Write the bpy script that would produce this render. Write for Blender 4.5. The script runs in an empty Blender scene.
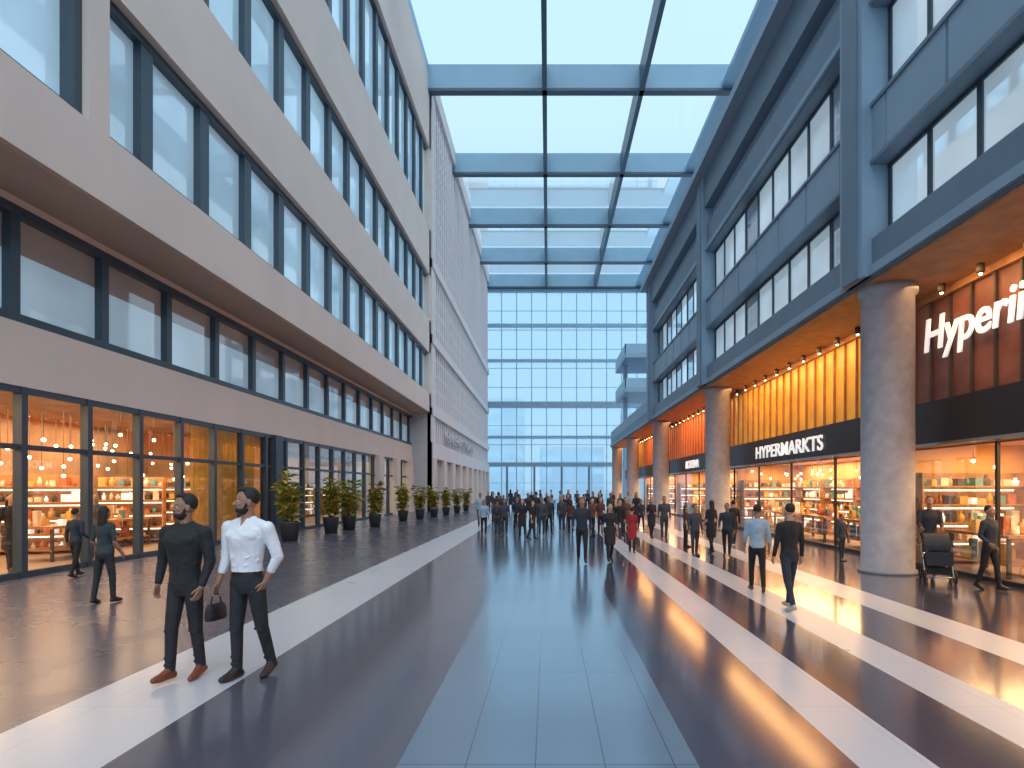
import bpy, math, random
import numpy as np
from mathutils import Vector, Matrix
random.seed(7)
S=bpy.context.scene
try:
    S.view_settings.view_transform='Standard'
except Exception: pass
F=600.0; VX=548.0; VY=488.0; CH=1.75
def YD(py): return F*CH/(py-VY)
def XD(px,Y): return (px-VX)/F*Y

# ---------------- materials ----------------
def newmat(name):
    m=bpy.data.materials.new(name); m.use_nodes=True
    nt=m.node_tree
    try: m.cycles.emission_sampling='NONE'
    except Exception: pass
    return m,nt,nt.nodes,nt.links
def pm(name,col,rough=0.6,metal=0.0,spec=0.5,var=0.08,scale=3.0,emit=None,es=0.0,bump=0.0,dist=.02):
    m,nt,N,L=newmat(name); b=N['Principled BSDF']
    b.inputs['Roughness'].default_value=rough; b.inputs['Metallic'].default_value=metal
    b.inputs['Specular IOR Level'].default_value=spec
    tc=N.new('ShaderNodeTexCoord'); no=N.new('ShaderNodeTexNoise'); no.inputs['Scale'].default_value=scale
    no.inputs['Detail'].default_value=4
    L.new(tc.outputs['Object'],no.inputs['Vector'])
    r=N.new('ShaderNodeValToRGB'); r.color_ramp.elements[0].position=.3; r.color_ramp.elements[1].position=.7
    r.color_ramp.elements[0].color=[max(0,c*(1-var)) for c in col]+[1]
    r.color_ramp.elements[1].color=[min(1,c*(1+var)) for c in col]+[1]
    L.new(no.outputs['Fac'],r.inputs['Fac']); L.new(r.outputs['Color'],b.inputs['Base Color'])
    if bump>0:
        bp=N.new('ShaderNodeBump'); bp.inputs['Strength'].default_value=bump; bp.inputs['Distance'].default_value=dist
        L.new(no.outputs['Fac'],bp.inputs['Height']); L.new(bp.outputs['Normal'],b.inputs['Normal'])
    if emit:
        b.inputs['Emission Color'].default_value=list(emit)+[1]; b.inputs['Emission Strength'].default_value=es
    return m
def facfres(N,L,ior,mul,gl):
    fr=N.new('ShaderNodeFresnel'); fr.inputs['IOR'].default_value=ior
    ad=N.new('ShaderNodeMath'); ad.operation='MULTIPLY_ADD'; ad.use_clamp=True; ad.inputs[1].default_value=mul; ad.inputs[2].default_value=gl
    L.new(fr.outputs[0],ad.inputs[0]); return ad.outputs[0]
def glassmat(name,tint,gl=0.1,rough=0.02,gcol=(1,1,1),ior=1.45,frost=0.0,fcol=(1,1,1),mul=1.0):
    m,nt,N,L=newmat(name); N.remove(N['Principled BSDF'])
    t=N.new('ShaderNodeBsdfTransparent'); t.inputs[0].default_value=list(tint)+[1]
    base=t.outputs[0]
    if frost>0:
        tr=N.new('ShaderNodeBsdfTranslucent'); tr.inputs[0].default_value=list(fcol)+[1]
        m0=N.new('ShaderNodeMixShader'); m0.inputs[0].default_value=frost
        L.new(t.outputs[0],m0.inputs[1]); L.new(tr.outputs[0],m0.inputs[2]); base=m0.outputs[0]
    g=N.new('ShaderNodeBsdfGlossy'); g.inputs['Color'].default_value=list(gcol)+[1]; g.inputs['Roughness'].default_value=rough
    mx=N.new('ShaderNodeMixShader')
    L.new(facfres(N,L,ior,mul,gl),mx.inputs[0]); L.new(base,mx.inputs[1]); L.new(g.outputs[0],mx.inputs[2])
    L.new(mx.outputs[0],N['Material Output'].inputs[0]); return m
def winmat(name,col,gl,rough=.03,emit=0.0,ior=1.45,mul=1.0,sc=.35):
    m,nt,N,L=newmat(name); b=N['Principled BSDF']
    b.inputs['Roughness'].default_value=.6
    b.inputs['Emission Strength'].default_value=emit
    tc=N.new('ShaderNodeTexCoord'); no=N.new('ShaderNodeTexNoise'); no.inputs['Scale'].default_value=sc
    L.new(tc.outputs['Object'],no.inputs['Vector'])
    r=N.new('ShaderNodeValToRGB'); r.color_ramp.elements[0].position=.35; r.color_ramp.elements[1].position=.65
    r.color_ramp.elements[0].color=[c*.78 for c in col]+[1]; r.color_ramp.elements[1].color=[min(1,c*1.14) for c in col]+[1]
    L.new(no.outputs['Fac'],r.inputs[0]); L.new(r.outputs[0],b.inputs['Base Color']); L.new(r.outputs[0],b.inputs['Emission Color'])
    g=N.new('ShaderNodeBsdfGlossy'); g.inputs['Color'].default_value=(.9,.96,1,1); g.inputs['Roughness'].default_value=rough
    mx=N.new('ShaderNodeMixShader')
    L.new(facfres(N,L,ior,mul,gl),mx.inputs[0]); L.new(b.outputs[0],mx.inputs[1]); L.new(g.outputs[0],mx.inputs[2])
    L.new(mx.outputs[0],N['Material Output'].inputs[0]); return m
def tilemat(name,c1,c2,mort,bw,rh,rough,offx=0.0,coat=.6,spec=.8):
    m,nt,N,L=newmat(name); b=N['Principled BSDF']
    tc=N.new('ShaderNodeTexCoord'); mp=N.new('ShaderNodeMapping'); mp.inputs['Location'].default_value=(offx,0,0)
    br=N.new('ShaderNodeTexBrick'); br.offset=0.0; br.inputs['Scale'].default_value=1
    br.inputs['Brick Width'].default_value=bw; br.inputs['Row Height'].default_value=rh
    br.inputs['Mortar Size'].default_value=.005; br.inputs['Mortar Smooth'].default_value=.1
    br.inputs['Color1'].default_value=list(c1)+[1]; br.inputs['Color2'].default_value=list(c2)+[1]; br.inputs['Mortar'].default_value=list(mort)+[1]
    L.new(tc.outputs['Object'],mp.inputs[0]); L.new(mp.outputs[0],br.inputs['Vector'])
    L.new(br.outputs['Color'],b.inputs['Base Color'])
    no=N.new('ShaderNodeTexNoise'); no.inputs['Scale'].default_value=1.3; no.inputs['Detail'].default_value=5
    L.new(tc.outputs['Object'],no.inputs['Vector'])
    mr=N.new('ShaderNodeMapRange'); mr.inputs['To Min'].default_value=rough*.75; mr.inputs['To Max'].default_value=rough*1.3
    L.new(no.outputs['Fac'],mr.inputs['Value']); L.new(mr.outputs[0],b.inputs['Roughness'])
    b.inputs['Specular IOR Level'].default_value=spec
    b.inputs['Coat Weight'].default_value=coat; b.inputs['Coat Roughness'].default_value=rough*.7; b.inputs['Coat IOR'].default_value=1.6
    return m
M={}
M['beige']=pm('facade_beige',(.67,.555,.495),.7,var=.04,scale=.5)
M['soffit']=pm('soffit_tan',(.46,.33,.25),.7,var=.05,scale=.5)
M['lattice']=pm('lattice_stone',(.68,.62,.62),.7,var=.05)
M['latdark']=pm('lattice_stone_dark',(.50,.48,.50),.8,var=.05)  # darker tone behind the fins, also used for sign letters
M['navy']=pm('frame_navy',(.035,.06,.085),.4,var=.1)
M['winL']=winmat('blue_glazing_sky_glow',(.47,.67,.80),.15,emit=.30,mul=.7)  # pale blue and weak emission stand in for reflected sky
M['winL2']=winmat('lower_glazing',(.42,.57,.67),.12,emit=.32,mul=.6)  # reflected horizon sky painted as pale colour plus emission
M['winL3']=winmat('lower_glazing_top',(.26,.20,.17),.15,emit=.15,mul=.6)  # tan upper panes: soffit reflection painted into the colour
M['winR']=winmat('office_glazing_glow',(.60,.77,.88),.08,emit=.72,ior=1.3,mul=.4)  # emission added so the panes look bright, no lamp behind them
M['winRd']=winmat('office_glazing_dark_glow',(.22,.34,.45),.15,emit=.3,mul=.5)  # darker panes, with a weaker added glow
M['steel']=pm('steel_blue',(.135,.205,.28),.45,var=.08,scale=1)
M['steelL']=pm('steel_blue_light',(.235,.345,.45),.45,var=.06,scale=1)
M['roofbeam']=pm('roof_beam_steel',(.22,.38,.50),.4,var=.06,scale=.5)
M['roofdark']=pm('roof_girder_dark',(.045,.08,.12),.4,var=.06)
M['backframe']=pm('curtain_wall_frame',(.26,.42,.54),.4,var=.06)
M['concrete']=pm('column_concrete',(.34,.335,.375),.75,var=.12,scale=5,bump=.15)
M['roofglass']=glassmat('roof_glass',(.93,.98,1),.0,ior=1.12,frost=.22,fcol=(.58,.74,.86),mul=.6)
M['shopglass']=glassmat('shop_glass',(.97,.97,.97),.0,ior=1.35,mul=.3)
M['shopglassL']=glassmat('shop_glass_left',(.78,.78,.80),.06,ior=1.45,mul=.8)
M['coolglass']=glassmat('cool_glass',(.62,.74,.82),.14)
M['backglass']=glassmat('curtain_glass',(.66,.87,.98),.0,ior=1.2,frost=.5,fcol=(.70,.88,.98),mul=.6)
M['black']=pm('sign_black',(.018,.018,.024),.4)
M['white']=pm('letter_white',(.9,.9,.9),.4,emit=(1,1,1),es=.6)
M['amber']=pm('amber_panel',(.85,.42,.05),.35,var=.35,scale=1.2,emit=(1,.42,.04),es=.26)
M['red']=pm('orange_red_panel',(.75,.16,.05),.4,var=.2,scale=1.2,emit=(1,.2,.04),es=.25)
M['brown']=pm('brown_panel',(.25,.10,.075),.45,var=.3,scale=1.5)
M['wood']=pm('warm_wood',(.45,.22,.09),.5,var=.2,scale=3)
M['shopwall']=pm('shop_wall_warm',(.70,.40,.15),.7,var=.25,scale=1)
M['shopwallL']=pm('shop_wall_brown',(.36,.22,.13),.7,var=.35,scale=1)
M['shopfloor']=pm('shop_floor',(.33,.24,.18),.35,var=.1)
M['bulb']=pm('bulb',(1,.8,.5),.5,emit=(1,.78,.45),es=12)
M['tube']=pm('display_light',(1,.9,.75),.5,emit=(1,.85,.6),es=3.5)
M['cream']=pm('goods_cream',(.8,.7,.55),.5,var=.2,scale=10)
M['teal']=pm('goods_teal',(.1,.3,.33),.5,var=.2,scale=10)
M['rust']=pm('goods_rust',(.5,.15,.06),.5,var=.2,scale=10)
M['dark']=pm('goods_dark',(.06,.05,.05),.5)
M['gold']=pm('gold_curtain',(.62,.36,.08),.5,var=.25,scale=2,emit=(1,.5,.1),es=.12)
M['leaf']=pm('leaf_green',(.16,.24,.04),.5,var=.35,scale=6)
M['leaf2']=pm('leaf_yellow',(.50,.38,.055),.5,var=.3,scale=6)
M['pot']=pm('pot_dark',(.035,.04,.05),.5)
M['soil']=pm('soil',(.05,.03,.02),.9)
M['metal']=pm('chrome',(.5,.5,.52),.25,metal=1)
M['rubber']=pm('rubber',(.02,.02,.02),.7)
M['fabric']=pm('pram_fabric',(.03,.035,.05),.9,var=.15,scale=12)
M['ground']=pm('outside_paving',(.42,.46,.5),.8)
M['city']=pm('city_concrete',(.6,.68,.75),.8)

class MB:
    def __init__(s): s.v=[]; s.f=[]; s.m=[]; s.mats=[]; s.sm=[]
    def mi(s,k):
        if k not in s.mats: s.mats.append(k)
        return s.mats.index(k)
    def box(s,x0,x1,y0,y1,z0,z1,k):
        if x0>x1:x0,x1=x1,x0
        if y0>y1:y0,y1=y1,y0
        b=len(s.v)
        s.v+=[(x0,y0,z0),(x1,y0,z0),(x1,y1,z0),(x0,y1,z0),(x0,y0,z1),(x1,y0,z1),(x1,y1,z1),(x0,y1,z1)]
        for q in ((0,3,2,1),(4,5,6,7),(0,1,5,4),(1,2,6,5),(2,3,7,6),(3,0,4,7)):
            s.f.append([b+i for i in q]); s.m.append(s.mi(k)); s.sm.append(False)
    def quad(s,pts,k):
        b=len(s.v); s.v+=pts; s.f.append(list(range(b,b+len(pts)))); s.m.append(s.mi(k)); s.sm.append(False)
    def lathe(s,cx,cy,prof,k,n=20,caps=True):
        b=len(s.v)
        for (r,z) in prof:
            for i in range(n):
                a=2*math.pi*i/n; s.v.append((cx+r*math.cos(a),cy+r*math.sin(a),z))
        for j in range(len(prof)-1):
            for i in range(n):
                s.f.append([b+j*n+i,b+j*n+(i+1)%n,b+(j+1)*n+(i+1)%n,b+(j+1)*n+i]); s.m.append(s.mi(k)); s.sm.append(True)
        if caps:
            s.f.append([b+i for i in reversed(range(n))]); s.m.append(s.mi(k)); s.sm.append(False)
            s.f.append([b+(len(prof)-1)*n+i for i in range(n)]); s.m.append(s.mi(k)); s.sm.append(False)
    def tube(s,p0,p1,r0,r1,k,n=8):
        p0=Vector(p0);p1=Vector(p1); d=(p1-p0).normalized(); u=d.orthogonal().normalized(); w=d.cross(u); b=len(s.v)
        for p,r in((p0,r0),(p1,r1)):
            for i in range(n):
                a=2*math.pi*i/n; s.v.append(tuple(p+u*(r*math.cos(a))+w*(r*math.sin(a))))
        for i in range(n):
            s.f.append([b+i,b+(i+1)%n,b+n+(i+1)%n,b+n+i]); s.m.append(s.mi(k)); s.sm.append(True)
        s.f.append([b+i for i in reversed(range(n))]); s.m.append(s.mi(k)); s.sm.append(False)
        s.f.append([b+n+i for i in range(n)]); s.m.append(s.mi(k)); s.sm.append(False)
    def sphere(s,c,r,k,n=8):
        prof=[(max(.0005,r*math.sin(math.pi*j/6)),c[2]-r*math.cos(math.pi*j/6)) for j in range(7)]
        s.lathe(c[0],c[1],prof,k,n)
    def mesh(s,name):
        me=bpy.data.meshes.new(name); me.from_pydata(s.v,[],s.f)
        for k in s.mats: me.materials.append(M[k])
        me.polygons.foreach_set('material_index',s.m); me.polygons.foreach_set('use_smooth',s.sm); me.update(); return me
    def build(s,name,loc=(0,0,0),rz=0):
        o=bpy.data.objects.new(name,s.mesh(name)); S.collection.objects.link(o); o.location=loc; o.rotation_euler=(0,0,rz); return o
def inst(me,name,loc,rz=0,sc=1):
    o=bpy.data.objects.new(name,me); S.collection.objects.link(o); o.location=loc; o.rotation_euler=(0,0,rz); o.scale=(sc,sc,sc); return o

# ---------------- floor ----------------
M['fleft']=tilemat('tile_dark_left',(.085,.085,.118),(.10,.098,.132),(.05,.05,.068),.9,.9,.26,coat=.1,spec=.5)
M['fdark']=tilemat('tile_dark',(.082,.082,.115),(.096,.094,.128),(.045,.045,.06),.9,.9,.19)
M['fdarkR']=tilemat('tile_dark_right',(.062,.058,.088),(.076,.07,.10),(.04,.035,.05),.9,.9,.15)
M['fmid']=tilemat('tile_centre_sky_tint',(.135,.20,.28),(.15,.215,.295),(.075,.10,.14),.44,1.9,.19,.08)  # centre tile grid; its lighter blue also paints in the sky reflection
M['fwhite']=tilemat('tile_white',(.57,.57,.61),(.61,.61,.65),(.46,.46,.50),1.2,1.2,.3,coat=.3)
fl=MB()
strips=[(-10.3,-3.9,'fleft'),(-3.9,-2.8,'fwhite'),(-2.8,-.95,'fdark'),(-.95,.95,'fmid'),(.95,1.95,'fdarkR'),(1.95,2.45,'fwhite'),
 (2.45,3.2,'fdarkR'),(3.2,3.75,'fwhite'),(3.75,4.7,'fdarkR'),(4.7,5.35,'fwhite'),(5.35,8.3,'fdarkR'),(8.3,16,'shopfloor'),(-18,-10.3,'shopfloor')]
for a,b,k in strips: fl.quad([(a,-12,0),(b,-12,0),(b,90,0),(a,90,0)],k)
fl.build('floor')
g=MB(); g.quad([(-400,-300,-.03),(400,-300,-.03),(400,600,-.03),(-400,600,-.03)],'ground'); g.build('ground')

# ---------------- left building ----------------
w=MB(); YN=-8; YE=45
for z0,z1 in((7.4,8.8),(11.8,14.2),(17.6,21),(27,32.2)): w.box(-9.25,-8.8,YN,YE,z0,z1,'beige')
w.box(-9.25,-8.8,11.5,12.05,8.8,11.8,'beige')
w.box(-9.25,-8.8,YE-.5,YE,7.4,32.2,'beige')
w.box(-22,-9.25,YN,YE,7.46,32,'beige')
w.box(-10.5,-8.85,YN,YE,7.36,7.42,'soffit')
w.box(-22,-10.45,YN,52,3.85,7.4,'beige')
w.box(-10.5,-10.2,YN,52,3.72,4.95,'beige')
w.box(-10.5,-10.25,YN,52,7.2,7.4,'beige')
w.box(-15.3,-15,YN,52,0,3.85,'shopwallL')
w.box(-15,-10.3,YN,52,3.76,3.85,'shopwallL')
w.box(-15,-10.3,22.5,22.7,0,3.76,'shopwallL')
w.build('wall_left')
n=1
for z0,z1 in((8.8,11.8),(14.2,17.6),(21,27)):
    m=MB(); m.quad([(-9.2,YN,z0),(-9.2,YE,z0),(-9.2,YE,z1),(-9.2,YN,z1)],'winL')
    m.box(-9.24,-9.0,YN,YE-.5,z0,z0+.18,'navy'); m.box(-9.24,-9.0,YN,YE-.5,z1-.18,z1,'navy')
    y=13.5-2.27*9
    while y<YE-.6:
        if not(10.8<y<12.2): m.box(-9.24,-9.02,y-.2,y+.2,z0,z1,'navy')
        y+=2.27
    if z0<9:
        m.box(-9.24,-8.93,11.3,11.5,z0,z1,'navy'); m.box(-9.24,-8.93,12.05,12.2,z0,z1,'navy')
    m.build('window_%d'%n); n+=1
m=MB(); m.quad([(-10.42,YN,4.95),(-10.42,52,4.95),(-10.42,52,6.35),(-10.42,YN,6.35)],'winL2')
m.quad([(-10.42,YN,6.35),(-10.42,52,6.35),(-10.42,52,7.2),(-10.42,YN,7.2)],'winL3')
m.box(-10.45,-10.22,YN,52,4.95,5.12,'navy'); m.box(-10.45,-10.22,YN,52,7.02,7.2,'navy')
y=13.9-2.35*9
while y<52: m.box(-10.45,-10.25,y-.11,y+.11,4.95,7.2,'navy'); y+=2.35
m.build('window_%d'%n); n+=1
m=MB(); m.quad([(-10.3,YN,0),(-10.3,22.6,0),(-10.3,22.6,3.72),(-10.3,YN,3.72)],'shopglassL')
m.quad([(-10.3,22.6,0),(-10.3,52,0),(-10.3,52,3.72),(-10.3,22.6,3.72)],'coolglass')
m.box(-10.36,-10.22,YN,52,0,.12,'navy'); m.box(-10.36,-10.22,YN,52,3.58,3.74,'navy'); m.box(-10.35,-10.24,YN,52,2.5,2.6,'navy')
y=11.7-1.68*11
while y<52: m.box(-10.38,-10.2,y-.07,y+.07,0,3.72,'navy'); y+=1.68
m.box(-10.7,-10.1,22.3,22.9,0,3.72,'navy')
for yy in (36,40,44,48): m.box(-10.6,-9.95,yy-.5,yy+.5,0,3.72,'beige')
m.build('window_%d'%n); n+=1
m=MB()
for i in range(60):
    y=18.2+i*.065; f=lambda j:-10.85+.05*math.sin(j*1.3)
    m.quad([(f(i),y,0.05),(f(i+1),y+.065,0.05),(f(i+1),y+.065,3.7),(f(i),y,3.7)],'gold')
m.build('curtain')

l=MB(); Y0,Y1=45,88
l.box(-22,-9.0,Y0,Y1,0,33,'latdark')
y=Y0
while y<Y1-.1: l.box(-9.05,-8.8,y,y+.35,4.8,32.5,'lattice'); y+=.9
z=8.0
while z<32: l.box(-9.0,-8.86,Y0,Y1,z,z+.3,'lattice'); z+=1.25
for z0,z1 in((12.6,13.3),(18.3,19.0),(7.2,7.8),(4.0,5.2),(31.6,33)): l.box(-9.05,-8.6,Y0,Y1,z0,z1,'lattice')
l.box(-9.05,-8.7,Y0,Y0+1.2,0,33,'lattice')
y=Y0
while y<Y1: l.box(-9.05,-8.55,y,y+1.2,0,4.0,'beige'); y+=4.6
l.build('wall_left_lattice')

# ---------------- right building ----------------
r=MB(); YR=39
cols=[0,12.5,25,37.5,50,61.5]
WX=6.86
r.box(6.5,8.6,YN,62,5.95,6.75,'steel')
r.box(6.42,6.5,YN,62,6.0,6.18,'steelL')
r.box(WX+.05,16,YN,YR,6.0,14.7,'steel')
r.box(8.6,16,YR,62,5.95,7.6,'steel')
r.box(6.5,8.6,YR,62,6.75,7.5,'steelL')
r.box(6.7,WX+.05,YN,YR,6.75,6.88,'steelL')
r.box(6.5,WX+.05,YN,YR,11.4,12.5,'steel')
r.box(6.42,6.5,YN,YR,11.45,11.6,'steelL')
r.box(6.75,WX+.05,YN,YR,12.5,13.2,'steelL')
r.box(6.4,WX+.05,YN,YR,13.2,14.7,'steel')
r.box(6.0,6.4,YN,YR,14.45,14.75,'steelL')
r.box(6.4,16,YR-.3,YR,6.75,14.7,'steelL')
y=YN
while y<YR-.2:
    r.box(6.5,6.6,y+.03,min(YR,y+1.75)-.03,8.3,9.4,'steelL'); y+=1.78
r.box(6.46,6.64,YN,YR,9.38,9.46,'steel'); r.box(6.46,6.9,YN,YR,8.24,8.32,'steel')
for cy in cols:
    if cy<YR:
        r.box(6.3,WX+.05,cy-.45,cy+.45,6.0,15.2,'steelL'); r.box(6.26,6.32,cy-.3,cy+.3,6.0,15.2,'steel')
r.build('wall_right')
for (z0,z1) in((6.88,8.24),(8.32,11.4)):
    m=MB(); rr=random.Random(3)
    y=YN; i=0
    while y<YR-.2:
        k='winR' if rr.random()<.75 else 'winRd'
        m.quad([(WX,y,z0),(WX,y+1.25,z0),(WX,y+1.25,z1),(WX,y,z1)],k)
        m.box(WX-.03,WX+.02,y-.06,y+.06,z0,z1,'navy'); y+=1.25
    m.box(WX-.04,WX+.02,YN,YR,z0,z0+.07,'navy'); m.box(WX-.04,WX+.02,YN,YR,z1-.08,z1,'navy')
    m.build('window_%d'%n); n+=1
for cy in cols:
    c=MB(); c.lathe(0,0,[(.56,0),(.56,.06),(.5,.08),(.5,5.7),(.56,5.75),(.56,5.9)],'concrete',32)
    c.build('column',(7.07,cy,0))
SH=1.7
def bay(y0,y1,k,idx):
    p=MB(); ww=(y1-y0); nn=int(ww/.62); d=ww/nn
    for i in range(nn):
        a=y0+i*d; p.box(8.3,8.36,a+.02,a+d-.02,3.5,5.95,k); p.box(8.24,8.3,a-.025,a+.025,3.5,5.95,'wood' if k!='brown' else 'dark')
    p.box(8.36,8.5,y0,y1,2.6,5.95,'brown'); p.box(8.2,8.36,y0,y1,5.75,5.95,'wood')
    p.build('wall_right_shop_%d'%idx)
    q=MB(); q.quad([(8.3,y0,0),(8.3,y1,0),(8.3,y1,2.6),(8.3,y0,2.6)],'shopglass')
    nn=max(1,int(ww/2.6)); d=ww/nn
    for i in range(nn+1): q.box(8.27,8.33,y0+i*d-.03,y0+i*d+.03,0,2.6,'black')
    q.box(8.25,8.36,y0,y1,0,.08,'black'); q.build('window_%d'%(20+idx))
    s=MB(); s.box(7.95,8.36,y0+.1,y1-.1,2.62,3.55,'black'); s.box(7.92,7.95,y0+.1,y1-.1,2.62,2.68,'metal'); s.build('shop_sign_band')
ks=['brown','amber','red','red','amber']
bnd=[0+SH]+[c+SH for c in cols[1:5]]+[62]
for i in range(5): bay(bnd[i],bnd[i+1],ks[i],i+1)
bay(-8,bnd[0],'amber',6)
ins=MB()
ins.box(11.2,11.4,YN,62,0,3,'shopwall'); ins.box(8.5,11.2,YN,62,2.75,2.95,'shopwall')
for cy in bnd[:-1]: ins.box(8.4,11.2,cy-.06,cy+.06,0,2.75,'shopwall')
ins.box(6.55,8.3,YN,62,5.9,5.95,'wood')
ins.build('wall_right_interior')
def shelf(name,seed=0,L=2.4,H=2.1):
    rr=random.Random(seed); s=MB()
    s.box(-L/2,L/2,-.02,.0,0,H,'wood'); s.box(-L/2,-L/2+.04,-.4,0,0,H,'wood'); s.box(L/2-.04,L/2,-.4,0,0,H,'wood')
    z=.12
    while z<H:
        s.box(-L/2,L/2,-.4,0,z-.03,z,'wood')
        if z+.4<H: s.box(-L/2+.05,L/2-.05,-.06,-.03,z+.3,z+.33,'tube')
        if z+.3<H:
            x=-L/2+.1
            while x<L/2-.18:
                wv=rr.uniform(.08,.2); h=rr.uniform(.12,.3); k=rr.choice(['cream','cream','teal','rust','white','dark','gold'])
                if rr.random()<.5: s.box(x,x+wv,-.32,-.1,z,z+h,k)
                else: s.lathe(x+wv/2,-.22,[(wv*.4,z),(wv*.45,z+h*.6),(wv*.2,z+h*.75),(wv*.2,z+h)],k,8)
                x+=wv+rr.uniform(.02,.1)
        z+=.42
    return s.mesh(name)
sh=[shelf('shelf_unit',i) for i in range(3)]
def table(seed):
    rr=random.Random(seed); s=MB(); s.box(-.9,.9,-.45,.45,.78,.84,'wood')
    for a in(-.82,.82):
        for b in(-.38,.38): s.box(a-.03,a+.03,b-.03,b+.03,0,.78,'dark')
    s.box(-.85,.85,-.4,.4,.25,.28,'wood')
    for i in range(22):
        x=rr.uniform(-.8,.7);y=rr.uniform(-.38,.25);h=rr.uniform(.08,.4);k=rr.choice(['cream','white','teal','rust','gold'])
        if i%2: s.box(x,x+.12,y,y+.12,.84,.84+h,k)
        else: s.lathe(x,y,[(.05,.84),(.06,.84+h*.6),(.02,.84+h*.8),(.02,.84+h)],k,8)
        if i<10: s.box(x,x+.14,y,y+.1,.28,.28+h,k)
    return s.mesh('display_table')
tb=[table(i) for i in range(2)]
y=2.0;i=0
while y<60:
    if min(abs(y-c) for c in bnd)>1.35:
        inst(sh[i%3],'shelf_unit',(11.18,y,0),-math.pi/2)
        if y<40: inst(tb[i%2],'display_table',(9.2,y+.1,0),math.pi/2)
    y+=2.55; i+=1
for cy in bnd[:4]:
    inst(sh[1],'shelf_unit',(9.75,cy+12.4 if cy+12.4<61 else cy,0),0)
for i,y in enumerate(range(2,22,3)):
    inst(sh[i%3],'shelf_unit',(-14.98,y,0),math.pi/2)
    inst(tb[i%2],'display_table',(-12.1-(i%2)*.8,y+1,0),math.pi/2)
    inst(sh[(i+1)%3],'shelf_unit',(-13.6,y+2.2,0),math.radians(20))
for i,y in enumerate(range(25,50,3)): inst(sh[i%3],'shelf_unit',(-14.98,y,0),math.pi/2)
pl=MB(); rr=random.Random(5)
for i in range(90):
    x=rr.uniform(-14.5,-11); y=rr.uniform(3,22); z=rr.uniform(2.0,3.2)
    pl.tube((x,y,z),(x,y,3.76),.006,.006,'dark',5); pl.sphere((x,y,z),.045,'bulb')
pl.build('pendant_lamps')
pl=MB()
for i in range(60):
    x=rr.uniform(9,10.9); y=rr.uniform(2,36); z=rr.uniform(2.1,2.5)
    pl.tube((x,y,z),(x,y,2.75),.006,.006,'dark',5); pl.sphere((x,y,z),.04,'bulb')
y=1.2
while y<60:
    pl.lathe(8.0,y,[(.05,5.72),(.07,5.76),(.07,5.9)],'dark',10); pl.sphere((8.0,y,5.72),.035,'bulb'); y+=1.1
pl.build('pendant_lamps')

def text(name,body,Y,Z,size,X,mat,ex=.03,shear=0,sx=1):
    c=bpy.data.curves.new(name,'FONT'); c.body=body; c.size=size; c.extrude=ex; c.shear=shear; c.offset=.012*size
    c.materials.append(M[mat]); o=bpy.data.objects.new(name,c); S.collection.objects.link(o)
    mt=Matrix(((0,0,-1,X),(-1,0,0,Y),(0,1,0,Z),(0,0,0,1))); o.matrix_world=mt@Matrix.Diagonal((sx,1,1,1)); return o
text('shop_sign','Hyperii',13.05,4.68,.98,8.16,'white',.02,.12,.95)
text('shop_sign','HYPERMARKTS',22.9,2.86,.62,7.92,'white',.015,0,1.35)
text('shop_sign','MODERNA',34.5,2.86,.6,7.92,'white',.015)
tx=text('shop_sign','GALERIA STORES',0,0,1.3,0,'latdark',.05)
tx.matrix_world=Matrix(((0,0,1,-8.5),(1,0,0,50),(0,1,0,5.6),(0,0,0,1)))@Matrix.Diagonal((1.8,1,1,1))

# ---------------- roof ----------------
rf=MB(); rf.quad([(-9,-10,33),(16,-10,33),(16,89,33),(-9,89,33)],'roofglass'); rf.build('ceiling')
rb=MB()
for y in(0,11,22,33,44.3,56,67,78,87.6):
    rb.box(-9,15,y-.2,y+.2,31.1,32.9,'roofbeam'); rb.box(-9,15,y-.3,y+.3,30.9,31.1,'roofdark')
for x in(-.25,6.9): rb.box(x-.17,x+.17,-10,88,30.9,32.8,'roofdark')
rb.box(-9.1,-8.8,-10,88,32.2,33,'roofbeam')
rb.box(12.8,16,-10,88,31.2,31.6,'roofbeam')
for y in(0,22,44.3,67,87.6): rb.box(14.6,15.1,y-.25,y+.25,(14.7 if y<39 else 0),31.2,'roofbeam')
rb.build('roof_beams')
# ---------------- back wall ----------------
b=MB(); b.quad([(-9,88,0),(16,88,0),(16,88,31),(-9,88,31)],'backglass')
for z0,z1,k in((30.4,31.2,'backframe'),(25.3,25.8,'backframe'),(20.2,20.6,'backframe'),(13.5,14.4,'steelL'),(9.0,9.4,'backframe'),(4.9,5.5,'steelL')):
    b.box(-9,16,87.75,88.2,z0,z1,k)
x=-9
while x<16: b.box(x-.06,x+.06,87.85,88.02,0,31,'backframe'); x+=2.2
z=2.5
while z<31: b.box(-9,16,87.93,88.02,z-.035,z+.035,'backframe'); z+=2.8
for x in (-6,-2,2,6,10): b.box(x-.15,x+.15,87.7,88,0,4.9,'steel')
b.build('wall_back')
q=MB()
for z in (13.0,17.0):
    q.box(9,16,70,80,z,z+.5,'steelL'); q.box(9,9.1,70,80,z+.5,z+1.6,'backframe'); q.box(9,16,70,70.1,z+.5,z+1.6,'backframe')
for x in (9.4,15.3): q.box(x,x+.5,74.7,75.3,0,18,'steelL')
q.build('balcony')
cty=MB()
for (x0,x1,y0,h) in((-30,-6,135,22),(-2,14,150,12),(18,40,130,20),(-70,-35,140,30)):
    cty.box(x0,x1,y0,y0+20,0,h,'city'); z=2
    while z<h-1.5: cty.box(x0-.1,x1+.1,y0-.1,y0+10,z,z+1.4,'winL'); z+=3.2
cty.build('city_buildings')

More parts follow.
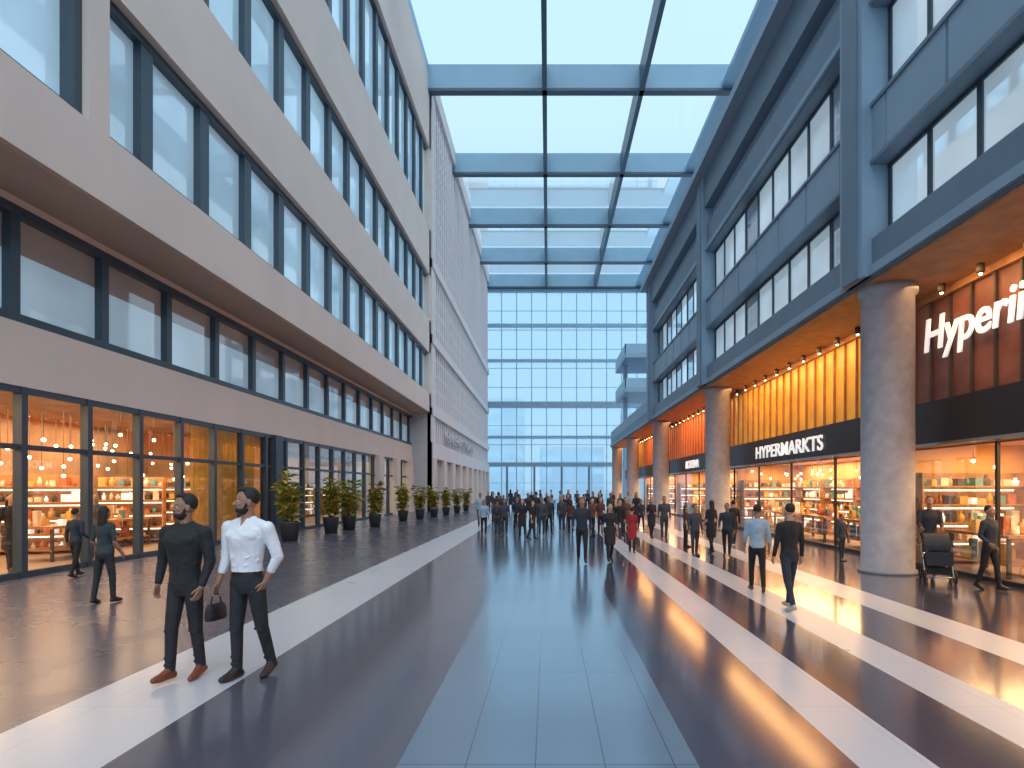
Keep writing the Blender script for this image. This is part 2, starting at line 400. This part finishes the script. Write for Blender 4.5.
# ---------------- people ----------------
def rings(V,Fc,cs,closed=True,n=12):
    b=len(V)
    for (c,u,w_) in cs:
        for i in range(n):
            a=2*math.pi*i/n; V.append(c+u*math.cos(a)+w_*math.sin(a))
    for j in range(len(cs)-1):
        for i in range(n): Fc.append([b+j*n+i,b+j*n+(i+1)%n,b+(j+1)*n+(i+1)%n,b+(j+1)*n+i])
    Fc.append([b+i for i in reversed(range(n))]); Fc.append([b+(len(cs)-1)*n+i for i in range(n)])
class Chunk:
    def __init__(s): s.V=[]; s.F=[]; s.P=[]
    def cap(s,a,b,r0,r1,lab,axis=None,fl=1.0):
        a=np.array(a,float); b=np.array(b,float); d=b-a; L=np.linalg.norm(d); d/=max(L,1e-6)
        ref=np.array([0,1,0.]) if abs(d[1])<.9 else np.array([1,0,0.])
        if axis is not None: ref=np.array(axis,float)
        u=np.cross(ref,d); u/=np.linalg.norm(u); w_=np.cross(d,u)
        cs=[]
        for t in(80,50,25): t=math.radians(t); cs.append((a-d*r0*math.sin(t),u*r0*math.cos(t),w_*r0*math.cos(t)*fl))
        cs.append((a,u*r0,w_*r0*fl)); cs.append((b,u*r1,w_*r1*fl))
        for t in(25,50,80): t=math.radians(t); cs.append((b+d*r1*math.sin(t),u*r1*math.cos(t),w_*r1*math.cos(t)*fl))
        rings(s.V,s.F,cs); s.P.append(('c',a,b,r0,r1,lab))
    def ell(s,c,r,lab):
        c=np.array(c,float); cs=[]
        for j in range(1,10):
            t=math.pi*j/10; cs.append((c-np.array([0,0,r[2]*math.cos(t)]),np.array([r[0]*math.sin(t),0,0]),np.array([0,r[1]*math.sin(t),0])))
        rings(s.V,s.F,cs,n=16); s.P.append(('e',c,np.array(r,float),None,None,lab))
    def loft(s,rows,lab):
        cs=[(np.array([cx,cy,z]),np.array([rx,0,0]),np.array([0,ry,0])) for (z,rx,ry,cx,cy) in rows]
        rings(s.V,s.F,cs,n=20)
        s.P.append(('l',np.array(rows),None,None,None,lab))
    def solve(s,vox,sm):
        me=bpy.data.meshes.new('tmp'); me.from_pydata([tuple(v) for v in s.V],[],s.F)
        o=bpy.data.objects.new('tmp',me); S.collection.objects.link(o)
        m=o.modifiers.new('r','REMESH'); m.mode='VOXEL'; m.voxel_size=vox
        if sm: k=o.modifiers.new('s','SMOOTH'); k.factor=.5; k.iterations=sm
        dg=bpy.context.evaluated_depsgraph_get(); e=o.evaluated_get(dg).to_mesh()
        nv=len(e.vertices); co=np.empty(nv*3); e.vertices.foreach_get('co',co); co=co.reshape(-1,3)
        fs=[list(p.vertices) for p in e.polygons]
        o.evaluated_get(dg).to_mesh_clear(); bpy.data.objects.remove(o); bpy.data.meshes.remove(me)
        cen=np.array([co[f].mean(0) for f in fs]) if fs else np.zeros((0,3))
        best=np.full(len(fs),1e9); lab=np.zeros(len(fs),int)
        for (t,a,b,r0,r1,l) in s.P:
            if t=='c':
                d=b-a; h=np.clip(((cen-a)@d)/max(d@d,1e-9),0,1); D=np.linalg.norm(cen-(a+h[:,None]*d),axis=1)-(r0+h*(r1-r0))
            elif t=='e': D=(np.linalg.norm((cen-a)/b,axis=1)-1)*b.min()
            else:
                z=a[:,0]; o_=np.argsort(z); rx=np.interp(cen[:,2],z[o_],a[o_,1]); ry=np.interp(cen[:,2],z[o_],a[o_,2]); cx=np.interp(cen[:,2],z[o_],a[o_,3]); cy=np.interp(cen[:,2],z[o_],a[o_,4])
                D=(np.sqrt(((cen[:,0]-cx)/rx)**2+((cen[:,1]-cy)/ry)**2)-1)*np.minimum(rx,ry)
                D=D+np.maximum(0,np.maximum(z.min()-cen[:,2],cen[:,2]-z.max()))
            k=D<best; best[k]=D[k]; lab[k]=l
        return co,fs,lab,cen
SKIN,HAIR,TOP,BOT,SHOE,BELT,EYE,DARK,BAG=range(9)
def U(v): v=np.array(v,float); return v/np.linalg.norm(v)
def person(name,cols,legs=((8,4,0),(-7,6,10)),arms=None,head=0,beard=False,hair='short',sleeve=1.0,coat=False,female=False,hq=False,curl=.5,tucked=True,backpack=False,footw=.0,bulk=1.0,vneck=False):
    if arms is None: arms=(((.13,.12,-1),(.05,-.15,-1)),((.13,-.1,-1),(.03,-.3,-1)))
    out_v=[];out_f=[];out_m=[]; off=0
    def add(co,fs,lab):
        nonlocal off
        out_v.append(co); out_f.extend([[i+off for i in f] for f in fs]); out_m.extend(list(lab)); off+=len(co)
    body=Chunk(); sw=(.19 if not female else .165)*bulk
    hx=.15 if not female else .165
    wb=.152 if bulk>1 else .142
    rows=[(.80,.10,.085,0,.01),(.86,hx-.005,.115,0,.012),(.93,hx+.012,.122,0,.012),(1.0,hx,.114,0,.005),(1.08,wb if not female else .12,.106,0,0),(1.2,(.160 if not female else .135)*(bulk*.6+.4),.118,0,0),(1.32,sw-.008,.127*bulk,0,0),(1.40,sw-.005,.112*bulk,0,.01),(1.455,.13,.088,0,.018),(1.50,.068,.064,0,.018)]
    body.loft(rows,TOP)
    body.cap((-sw+.01,.012,1.42),(sw-.01,.012,1.42),.058,.058,TOP)
    if bulk>1:
        for sd in(-1,1):
            body.cap((sd*.055,-.075,1.34),(sd*.12,-.065,1.345),.062,.055,TOP); body.cap((sd*.05,.015,1.49),(sd*.15,.015,1.44),.035,.05,TOP)
            # fabric folds at the waist and flanks
            body.cap((sd*.15,-.03,1.12),(sd*.06,-.1,1.07),.012,.009,TOP); body.cap((sd*.155,-.02,1.20),(sd*.08,-.108,1.14),.011,.008,TOP)
        body.cap((0,-.118,1.42-.03),(0,-.112,1.03),.0075,.0075,TOP)
        for i in range(14):
            a0=2*math.pi*i/14; a1=2*math.pi*(i+1)/14
            body.cap((.062*math.cos(a0),.016+.060*math.sin(a0),1.502+.014*math.sin(a0)),(.062*math.cos(a1),.016+.060*math.sin(a1),1.502+.014*math.sin(a1)),.013,.013,TOP)
    if coat: body.loft([(.52,.17,.15,0,.01),(.7,.18,.15,0,.01),(.9,.18,.14,0,.01),(1.05,.16,.12,0,0)],TOP)
    for sd,(ah,ak,fp) in zip((-1,1),legs):
        a=math.radians(ah); k=math.radians(ah-ak)
        hip=np.array([sd*.085,.01,.90]); kd=np.array([sd*(.02+footw),-math.sin(a),-math.cos(a)]); kn=hip+kd*.41
        sdv=np.array([sd*(-.02+footw*.5),-math.sin(k),-math.cos(k)]); an=kn+sdv*.41
        body.cap(hip,kn,.09 if not female else .085,.062,BOT); body.cap(kn,an+sdv*(-.02),.06,.047,BOT)
        if hq:
            for q,tt in((.2,.03),(.12,-.03)):
                body.cap(an-sdv*q*.55+np.array([-.03,-.035,tt*.4]),an-sdv*q*.5+np.array([.03,-.035,0]),.014,.012,BOT)
            body.cap(kn+np.array([-.035,-.045,-.03]),kn+np.array([.035,-.045,-.045]),.013,.012,BOT)
        f=math.radians(fp); fd=np.array([sd*.12,-math.cos(f),-math.sin(f)]); up=np.array([0,-math.sin(f),math.cos(f)])
        h=an-fd*.035-up*.045; bl=an+fd*.12-up*.05; to=an+fd*.17-up*.055
        body.cap(an,h,.04,.037,SHOE); body.cap(h,bl,.036,.041,SHOE); body.cap(bl,to,.041,.03,SHOE); body.cap(an+fd*.02,bl,.038,.034,SHOE)
    hands=[]
    for sd,(ua,fa) in zip((-1,1),arms):
        ua=U((ua[0]*sd,ua[1],ua[2])); fa=U((fa[0]*sd,fa[1],fa[2]))
        sh_=np.array([sd*sw,.012,1.415]); el=sh_+ua*.285; wr=el+fa*.25
        bk=bulk
        body.cap(sh_,el,(.058 if not female else .047)*bk,(.045 if not female else .037)*bk,TOP)
        if bulk>1:
            body.cap(sh_+ua*.08,sh_+ua*.18,.062,.058,TOP)
            pr=U(np.cross(ua,[0,1,0]))
            for q in(.235,.27): body.cap(sh_+ua*q-pr*.025-np.array([0,.04,0]),sh_+ua*(q+.02)+pr*.03-np.array([0,.035,0]),.013,.011,TOP)
        if sleeve>0: body.cap(el,el+fa*.25*sleeve*.92,(.045 if not female else .036)*bk,(.045-.009*sleeve) if not female else .03,TOP)
        hc=Chunk(); hc.cap(el,wr,.040 if bulk>1 else .036,.027,SKIN)
        inn=np.array([-sd,0,0.]); inn=U(inn-fa*(inn@fa)); th=U(np.cross(fa,inn))
        if th[1]>0: th=-th
        hc.cap(wr,wr+fa*.03,.025,.026,SKIN,axis=inn,fl=.75)
        for q in(-.024,-.008,.008,.024): hc.cap(wr+fa*.02+th*q*.7,wr+fa*.082+th*q*1.05,.014,.0125,SKIN)
        for q,L in((.031,.068),(.0105,.077),(-.0105,.072),(-.031,.056)):
            p=wr+fa*.085+th*q; ang=.25*curl+.15
            for sgi,fr in enumerate((.45,.3,.25)):
                dd=fa*math.cos(ang)+inn*math.sin(ang); p2=p+dd*L*fr; hc.cap(p,p2,.0092-.0007*sgi,.0087-.0008*sgi,SKIN); p=p2; ang+=curl*(.7+.2*sgi)
        p=wr+fa*.028+th*.024; d1=U(fa*.75+th*.6+inn*.35); p2=p+d1*.04; hc.cap(p,p2,.0125,.0105,SKIN); d2=U(fa*.95+th*.15+inn*.35); hc.cap(p2,p2+d2*.03,.010,.0085,SKIN)
        co,fs,lab,_=hc.solve(.0032 if hq else .007,1); add(co,fs,lab); hands.append(wr+fa*.1+inn*.015)
    if backpack: body.ell((0,.17,1.22),(.14,.1,.22),BAG)
    co,fs,lab,cen=body.solve(.0065 if hq else .016,2)
    t=lab==TOP
    inarm=np.abs(cen[:,0])>hx+.02
    if not coat:
        hem=.985 if tucked else .90
        lab[t&(cen[:,2]<hem)&~inarm]=BOT
        if tucked: lab[t&(cen[:,2]>=.975)&(cen[:,2]<1.008)&~inarm]=BELT
    if vneck: lab[t&(cen[:,1]<-.02)&(cen[:,2]>1.43)&(np.abs(cen[:,0])<(cen[:,2]-1.43)*.45)]=SKIN
    add(co,fs,lab)
    hd=Chunk()
    hd.cap((0,.02,1.42),(0,.008,1.6),.06 if not female else .048,.057 if not female else .045,SKIN)
    hd.ell((0,.01,1.682),(.078,.097,.1),SKIN); hd.ell((0,-.022,1.62),(.063,.07,.08),SKIN)
    hd.ell((0,-.07,1.563),(.028,.022,.02),SKIN)
    hd.cap((0,-.083,1.672),(0,-.110,1.638),.009,.014,SKIN); hd.cap((-.012,-.097,1.634),(.012,-.097,1.634),.01,.01,SKIN)
    hd.cap((-.042,-.074,1.688),(.042,-.074,1.688),.011,.011,SKIN)
    hd.cap((-.018,-.091,1.606),(.018,-.091,1.606),.0075,.0075,109)
    for sd in(-1,1): hd.ell((sd*.079,.012,1.652),(.011,.02,.032),SKIN); hd.ell((sd*.042,-.06,1.64),(.02,.02,.018),SKIN)
    if hair!='bald':
        hd.ell((0,.028,1.702),(.083,.092,.097),HAIR)
        if hair=='quiff': hd.ell((0,-.018,1.772),(.055,.055,.026),HAIR)
        if hair=='long': hd.loft([(1.40,.06,.03,0,.085),(1.48,.085,.045,0,.075),(1.6,.09,.06,0,.06),(1.72,.085,.08,0,.04)],HAIR)
        if hair=='bun': hd.ell((0,.12,1.74),(.04,.04,.04),HAIR)
    if beard:
        hd.ell((0,-.024,1.580),(.064,.073,.050),HAIR); hd.cap((-.022,-.09,1.618),(.022,-.09,1.618),.006,.006,HAIR)
        for sd in(-1,1): hd.cap((sd*.068,-.0,1.655),(sd*.06,-.03,1.59),.012,.014,HAIR)
    co,fs,lab,cen=hd.solve(.0038 if hq else .009,2)
    lab=np.where(lab>50,9,lab)
    ev=[];ef=[];em=[]
    def ball(c,r,l):
        b0=len(ev)
        for j in range(1,6):
            t=math.pi*j/6
            for i in range(8):
                a=math.pi*i/4; ev.append((c[0]+r*math.sin(t)*math.cos(a),c[1]+r*math.sin(t)*math.sin(a),c[2]+r*math.cos(t)))
        for j in range(4):
            for i in range(8): ef.append([b0+j*8+i,b0+j*8+(i+1)%8,b0+(j+1)*8+(i+1)%8,b0+(j+1)*8+i]); em.append(l)
    for sd in(-1,1):
        ball((sd*.031,-.072,1.667),.0115,EYE); ball((sd*.031,-.0795,1.667),.0052,DARK)
        for q in(-1,0,1): ball((sd*(.031+.008*q),-.086+abs(q)*.001,1.690),.0030,HAIR)
    a=math.radians(head); R=np.array([[math.cos(a),-math.sin(a),0],[math.sin(a),math.cos(a),0],[0,0,1]])
    def rot(c):
        c=np.array(c); k=np.clip((c[:,2]-1.50)/.06,0,1)[:,None]; cc=c-np.array([0,.01,0]); rr_=cc@R.T+np.array([0,.01,0]); return c*(1-k)+rr_*k
    add(rot(co),fs,lab); add(rot(ev),ef,em)
    co=np.vstack(out_v); zm=co[:,2].min()+.006; co[:,2]=np.maximum(co[:,2]-zm,0)
    top=co[:,2].max()
    me=bpy.data.meshes.new(name); me.from_pydata(co.tolist(),[],out_f)
    for c in cols: me.materials.append(c)
    me.polygons.foreach_set('material_index',[int(i) for i in out_m]); me.polygons.foreach_set('use_smooth',[True]*len(out_f)); me.update()
    return me,top,[h-np.array([0,0,zm]) for h in hands]
def cset(nm,skin,hair,top,bot,shoe,belt=(.02,.015,.01),bagc=(.03,.03,.04)):
    return [pm(nm+'_skin',skin,.5,var=.05,scale=20),pm(nm+'_hair',hair,.7,var=.2,scale=60),pm(nm+'_top',top,.8,var=.1,scale=7,bump=.6,dist=.05),pm(nm+'_trousers',bot,.8,var=.15,scale=7,bump=.6,dist=.05),
            pm(nm+'_shoes',shoe,.35),pm(nm+'_belt',belt,.4),pm(nm+'_eye',(.7,.68,.65),.2,var=.01),pm(nm+'_iris',(.02,.012,.01),.2),pm(nm+'_bag',bagc,.7),pm(nm+'_lips',[skin[0]*.8,skin[1]*.55,skin[2]*.55],.5)]
placed=[]
def put(me,top,name,px,feet,heady,rz,chk=False):
    Y=YD(feet); X=XD(px,Y); H=CH-(heady-VY)*Y/F; sc=H/top
    if chk:
        if any((X-a)**2+((Y-b))**2<.62**2 for a,b in placed): return None
    placed.append((X,Y))
    return inst(me,name,(X,Y,0),math.radians(rz),sc),sc
m1=person('man',cset('man1',(.30,.16,.10),(.012,.01,.01),(.014,.016,.021),(.016,.017,.022),(.18,.045,.02)),
   legs=((10,6,-3),(-3,8,10)),arms=(((.30,.16,-1),(-.02,-.28,-1)),((.16,.05,-1),(-.10,-.4,-1))),head=-38,beard=True,hair='quiff',hq=True,tucked=False,curl=.6,bulk=1.12)
m2=person('man',cset('man2',(.32,.17,.11),(.012,.01,.01),(.74,.77,.84),(.018,.020,.028),(.015,.015,.018),belt=(.01,.01,.01)),
   legs=((3,4,0),(-8,12,14)),arms=(((.12,.05,-1),(.16,-.28,-1)),((.27,.20,-1),(-.42,-.22,-1))),head=-42,beard=True,hair='quiff',hq=True,sleeve=.6,curl=.8,footw=.03,bulk=1.12,vneck=True)
o1,s1=put(m1[0],m1[1],'man',185,679,493,-10)
o2,s2=put(m2[0],m2[1],'man',247,679,487,-14)
h=m2[2][0]*s2; a=o2.rotation_euler[2]; hp=Vector((o2.location.x+h[0]*math.cos(a)-h[1]*math.sin(a),o2.location.y+h[0]*math.sin(a)+h[1]*math.cos(a),h[2]))
bg=MB()
pts=[]
for i in range(13):
    t=math.pi*i/12; pts.append(Vector((0,.06*math.cos(t),-.10+.10*math.sin(t))))
for i in range(12): bg.tube(pts[i],pts[i+1],.007,.007,'black',6)
prev=None
for (z,hw,hd) in ((-.09,.02,.085),(-.12,.035,.10),(-.20,.045,.11),(-.24,.04,.105)):
    ring=[(hw*math.copysign(abs(math.cos(t))**.5,math.cos(t)),hd*math.copysign(abs(math.sin(t))**.5,math.sin(t)),z) for t in [2*math.pi*i/16 for i in range(16)]]
    b0=len(bg.v); bg.v+=ring
    if prev is not None:
        for i in range(16): bg.f.append([prev+i,prev+(i+1)%16,b0+(i+1)%16,b0+i]); bg.m.append(bg.mi('black')); bg.sm.append(False)
    else: bg.f.append([b0+i for i in range(16)]); bg.m.append(bg.mi('black')); bg.sm.append(False)
    prev=b0
bg.f.append([prev+i for i in range(16)]); bg.m.append(0); bg.sm.append(False)
bg.build('handbag',tuple(hp),a)

sk=[(.32,.18,.12),(.5,.3,.21),(.2,.1,.06)]
blk=(.012,.012,.016); nav=(.02,.03,.05)
walkA=((12,5,-4),(-10,10,18)); walkB=((-10,9,16),(12,4,-4)); stand=((2,2,0),(-2,2,0))
T={}
T['wgreen']=person('woman',cset('p1',sk[0],(.02,.012,.01),(.03,.05,.055),(.02,.025,.03),blk),legs=((6,4,0),(-5,6,8)),hair='long',female=True,tucked=False,footw=.06,arms=(((.2,.1,-1),(.1,-.5,-.8)),((.2,.1,-1),(-.2,-.6,-.7))))
T['blue']=person('man',cset('p2',sk[0],(.02,.012,.01),(.30,.42,.55),blk,(.05,.03,.02)),legs=walkB,tucked=False,sleeve=.5)
T['black']=person('man',cset('p3',sk[1],(.02,.012,.01),(.015,.015,.02),nav,(.4,.4,.4)),legs=walkA,tucked=False)
T['dark']=person('man',cset('p4',sk[0],(.012,.01,.01),nav,blk,blk),legs=walkB,tucked=False,arms=(((.2,.1,-1),(.0,-.8,-.6)),((.15,.15,-1),(.05,-.1,-1))))
T['coat']=person('woman',cset('p5',sk[1],(.03,.015,.01),(.02,.02,.028),blk,blk),legs=walkA,hair='long',female=True,coat=True)
T['red']=person('woman',cset('p6',sk[1],(.03,.015,.01),(.35,.02,.03),blk,blk),legs=walkB,hair='bun',female=True,coat=True)
T['grey']=person('man',cset('p7',sk[0],(.03,.02,.015),(.05,.06,.08),(.03,.04,.06),(.1,.1,.1)),legs=stand,tucked=False,backpack=True)
T['brown']=person('woman',cset('p8',sk[1],(.05,.025,.01),(.10,.045,.035),blk,blk),legs=stand,hair='long',female=True,tucked=False)
T['push']=person('man',cset('p9',sk[0],(.012,.01,.01),(.02,.025,.04),blk,blk),legs=walkA,tucked=False,arms=(((.1,-.35,-1),(-.05,-1,-.25)),((.1,-.35,-1),(-.05,-1,-.25))))
P=[('wgreen',105,603,506,175),('dark',76,577,508,170),('blue',757,592,504,172),('black',789,610,503,195),
 ('dark',990,590,505,20),('grey',842,561,514,30),('dark',582,563,497,0),('coat',610,562,503,10),('red',632,553,507,170),
 ('grey',695,556,504,20),('coat',711,553,500,200),('dark',727,557,503,-20),('brown',686,547,505,90),('black',733,547,500,180)]
for k,px,fy,hy,rz in P:
    me,top,_=T[k]; put(me,top,me.name.split('.')[0],px,fy,hy,rz)
rr=random.Random(11); keys=['dark','coat','grey','brown','black','dark','coat','grey','blue']
P=[]
for px in [484,494,506,516,524,534,541,552,563,571,592,600,618,625,642,652,660]:
    P.append((px+rr.uniform(-2,2),rr.uniform(530,540),rr.uniform(496,500)))
for px in range(482,640,8): P.append((px+rr.uniform(-3,3),rr.uniform(518,528),rr.uniform(491,495)))
for px in range(490,620,10): P.append((px+rr.uniform(-3,3),rr.uniform(508,515),rr.uniform(489,492)))
for px,fy,hy in P:
    for t in range(6):
        me,top,_=T[keys[rr.randrange(len(keys))]]
        if put(me,top,me.name.split('.')[0],px+rr.uniform(-2,2)*t,fy+rr.uniform(-1,1)*t*.7,hy,rr.choice([0,180,170,-15,20,90])+rr.uniform(-8,8),chk=True): break
inst(T['coat'][0],'woman',(-11.0,12.3,0),1.2,.92); inst(T['grey'][0],'man',(-11.0,14.6,0),.5,.9)
# man pushing a pram
YW=12.0; XW=XD(912,YW)+.35; ps=.88; ang=math.radians(-25)
inst(T['push'][0],'man',(XW,YW,0),ang,ps)
wc=MB()
hz=.98*ps
for sd in(-1,1):
    x=sd*.24
    for (cy,rad) in((.12,.14),(-.42,.11)):
        c=Vector((x,cy,rad+.018))
        for i in range(20):
            a0=2*math.pi*i/20; a1=2*math.pi*(i+1)/20
            wc.tube(c+Vector((0,math.cos(a0),math.sin(a0)))*rad,c+Vector((0,math.cos(a1),math.sin(a1)))*rad,.018,.018,'rubber',6)
            if i%4==0: wc.tube(c,c+Vector((0,math.cos(a0),math.sin(a0)))*rad,.005,.005,'metal',4)
    wc.tube((x*.92,-.42,.13),(x*.92,.34,hz),.013,.013,'metal'); wc.tube((x*.92,.12,.16),(x*.92,-.25,.55),.013,.013,'metal')
wc.tube((-.22,.34,hz),(.22,.34,hz),.02,.02,'rubber'); wc.tube((-.24,.12,.158),(.24,.12,.158),.012,.012,'metal'); wc.tube((-.24,-.42,.128),(.24,-.42,.128),.012,.012,'metal')
# tub seat + hood
b0=len(wc.v); nR=9
prof=[(-.52,.42),(-.50,.60),(-.40,.40),(-.1,.34),(.1,.42),(.16,.66)]
wc.box(-.2,.2,-.42,.08,.34,.40,'fabric'); wc.box(-.2,-.17,-.42,.12,.34,.60,'fabric'); wc.box(.17,.2,-.42,.12,.34,.60,'fabric'); wc.box(-.2,.2,-.45,-.42,.34,.58,'fabric'); wc.box(-.2,.2,.08,.13,.34,.80,'fabric')
for i in range(nR):
    t0=math.pi*.55*i/nR; t1=math.pi*.55*(i+1)/nR
    q0=(.12-.32*math.sin(t0),.62+.26*math.cos(t0)); q1=(.12-.32*math.sin(t1),.62+.26*math.cos(t1))
    wc.quad([(-.21,q0[0],q0[1]),(.21,q0[0],q0[1]),(.21,q1[0],q1[1]),(-.21,q1[0],q1[1])],'fabric')
    for sd in(-.21,.21): wc.quad([(sd,.12,.60),(sd,q0[0],q0[1]),(sd,q1[0],q1[1])],'fabric')
wc.box(-.17,.17,-.3,.1,.16,.28,'fabric')
dv=Vector((math.sin(ang),-math.cos(ang)))
wc.build('pushchair',(XW+dv.x*.80,YW+dv.y*.80,0),ang)

# ---------------- plants ----------------
def plant(seed,H=2.1):
    rr=random.Random(seed); s=MB()
    s.lathe(0,0,[(.20,0),(.27,.5),(.28,.55),(.24,.55),(.23,.5)],'pot',16); s.lathe(0,0,[(.23,.49),(.01,.5)],'soil',16,caps=False)
    for st in range(10):
        a=rr.uniform(0,6.28); r=rr.uniform(.05,.42); tip=Vector((math.cos(a)*r,math.sin(a)*r,H*rr.uniform(.6,.95))); base=Vector((math.cos(a)*.06,math.sin(a)*.06,.5)); s.tube(base,tip,.014,.006,'wood',5)
        for i in range(32):
            p=base.lerp(tip,rr.uniform(.12,1)); b=rr.uniform(0,6.28); L=rr.uniform(.2,.42); up=rr.uniform(-.1,.8)
            d=Vector((math.cos(b),math.sin(b),up)).normalized(); sd=Vector((-math.sin(b),math.cos(b),0))*L*.22; k='leaf' if rr.random()<.45 else 'leaf2'
            mid=p+d*L*.5; e=p+d*L+Vector((0,0,-L*.3))
            s.quad([tuple(p),tuple(mid+sd),tuple(e),tuple(mid-sd)],k)
    return s.mesh('potted_plant')
pls=[plant(i) for i in range(3)]
for i,(px,fy,ty) in enumerate([(290,541,464),(331,533,470),(349,530,473),(375,527,477),(403,521,479),(420,519,481),(434,517,483),(446,515,484),(457,513,485),(466,511,486)]):
    Y=YD(fy); X=max(XD(px,Y),-9.6); H=CH-(ty-VY)*Y/F; inst(pls[i%3],'potted_plant',(X,Y,0),i*1.1,max(.7,H/2.15))

# ---------------- lights ----------------
def area(name,loc,rot,sx,sy,e,col):
    l=bpy.data.lights.new(name,'AREA'); l.shape='RECTANGLE'; l.size=sx; l.size_y=sy; l.energy=e; l.color=col
    o=bpy.data.objects.new(name,l); S.collection.objects.link(o); o.location=loc; o.rotation_euler=rot; return o
area('shop_light',(-12.9,10,3.7),(0,0,0),3.6,22,1900,(1,.68,.38))
area('shop_light',(-12.9,36,3.7),(0,0,0),3.6,22,700,(1,.72,.42))
for i in range(5):
    yc=(bnd[i]+bnd[i+1])/2
    area('shop_light',(9.9,yc,2.7),(0,0,0),2.4,11,720,(1,.64,.29))
    area('canopy_light',(7.6,yc,5.85),(0,math.radians(-12),0),1.0,9,240,(1,.5,.18))
sl=bpy.data.lights.new('sun','SUN'); sl.energy=2.7; sl.angle=math.radians(80); sl.color=(.93,.97,1)
so=bpy.data.objects.new('sun',sl); S.collection.objects.link(so); so.rotation_euler=(math.radians(30),math.radians(10),0); so.location=(0,0,60)
wd=bpy.data.worlds.new('World'); S.world=wd; wd.use_nodes=True; N=wd.node_tree.nodes; L=wd.node_tree.links
bgn=N['Background']; tc=N.new('ShaderNodeTexCoord'); sp=N.new('ShaderNodeSeparateXYZ'); rp=N.new('ShaderNodeValToRGB')
L.new(tc.outputs['Generated'],sp.inputs[0]); L.new(sp.outputs['Z'],rp.inputs[0]); L.new(rp.outputs[0],bgn.inputs['Color'])
e=rp.color_ramp.elements; e[0].position=0; e[0].color=(.39,.49,.56,1); e[1].position=1; e[1].color=(.26,.39,.50,1)
x=e.new(.25); x.color=(.335,.455,.55,1); x=e.new(.6); x.color=(.31,.43,.525,1)
bgn.inputs['Strength'].default_value=2.05
# ---------------- camera ----------------
cd=bpy.data.cameras.new('camera'); co=bpy.data.objects.new('camera',cd); S.collection.objects.link(co); S.camera=co
cd.sensor_width=36; cd.lens=F/1024*36; cd.shift_x=-(VX-512)/1024; cd.shift_y=(VY-384)/1024; cd.clip_end=1000; cd.clip_start=.05
co.location=(0,0,CH); co.rotation_euler=(math.pi/2,0,0)
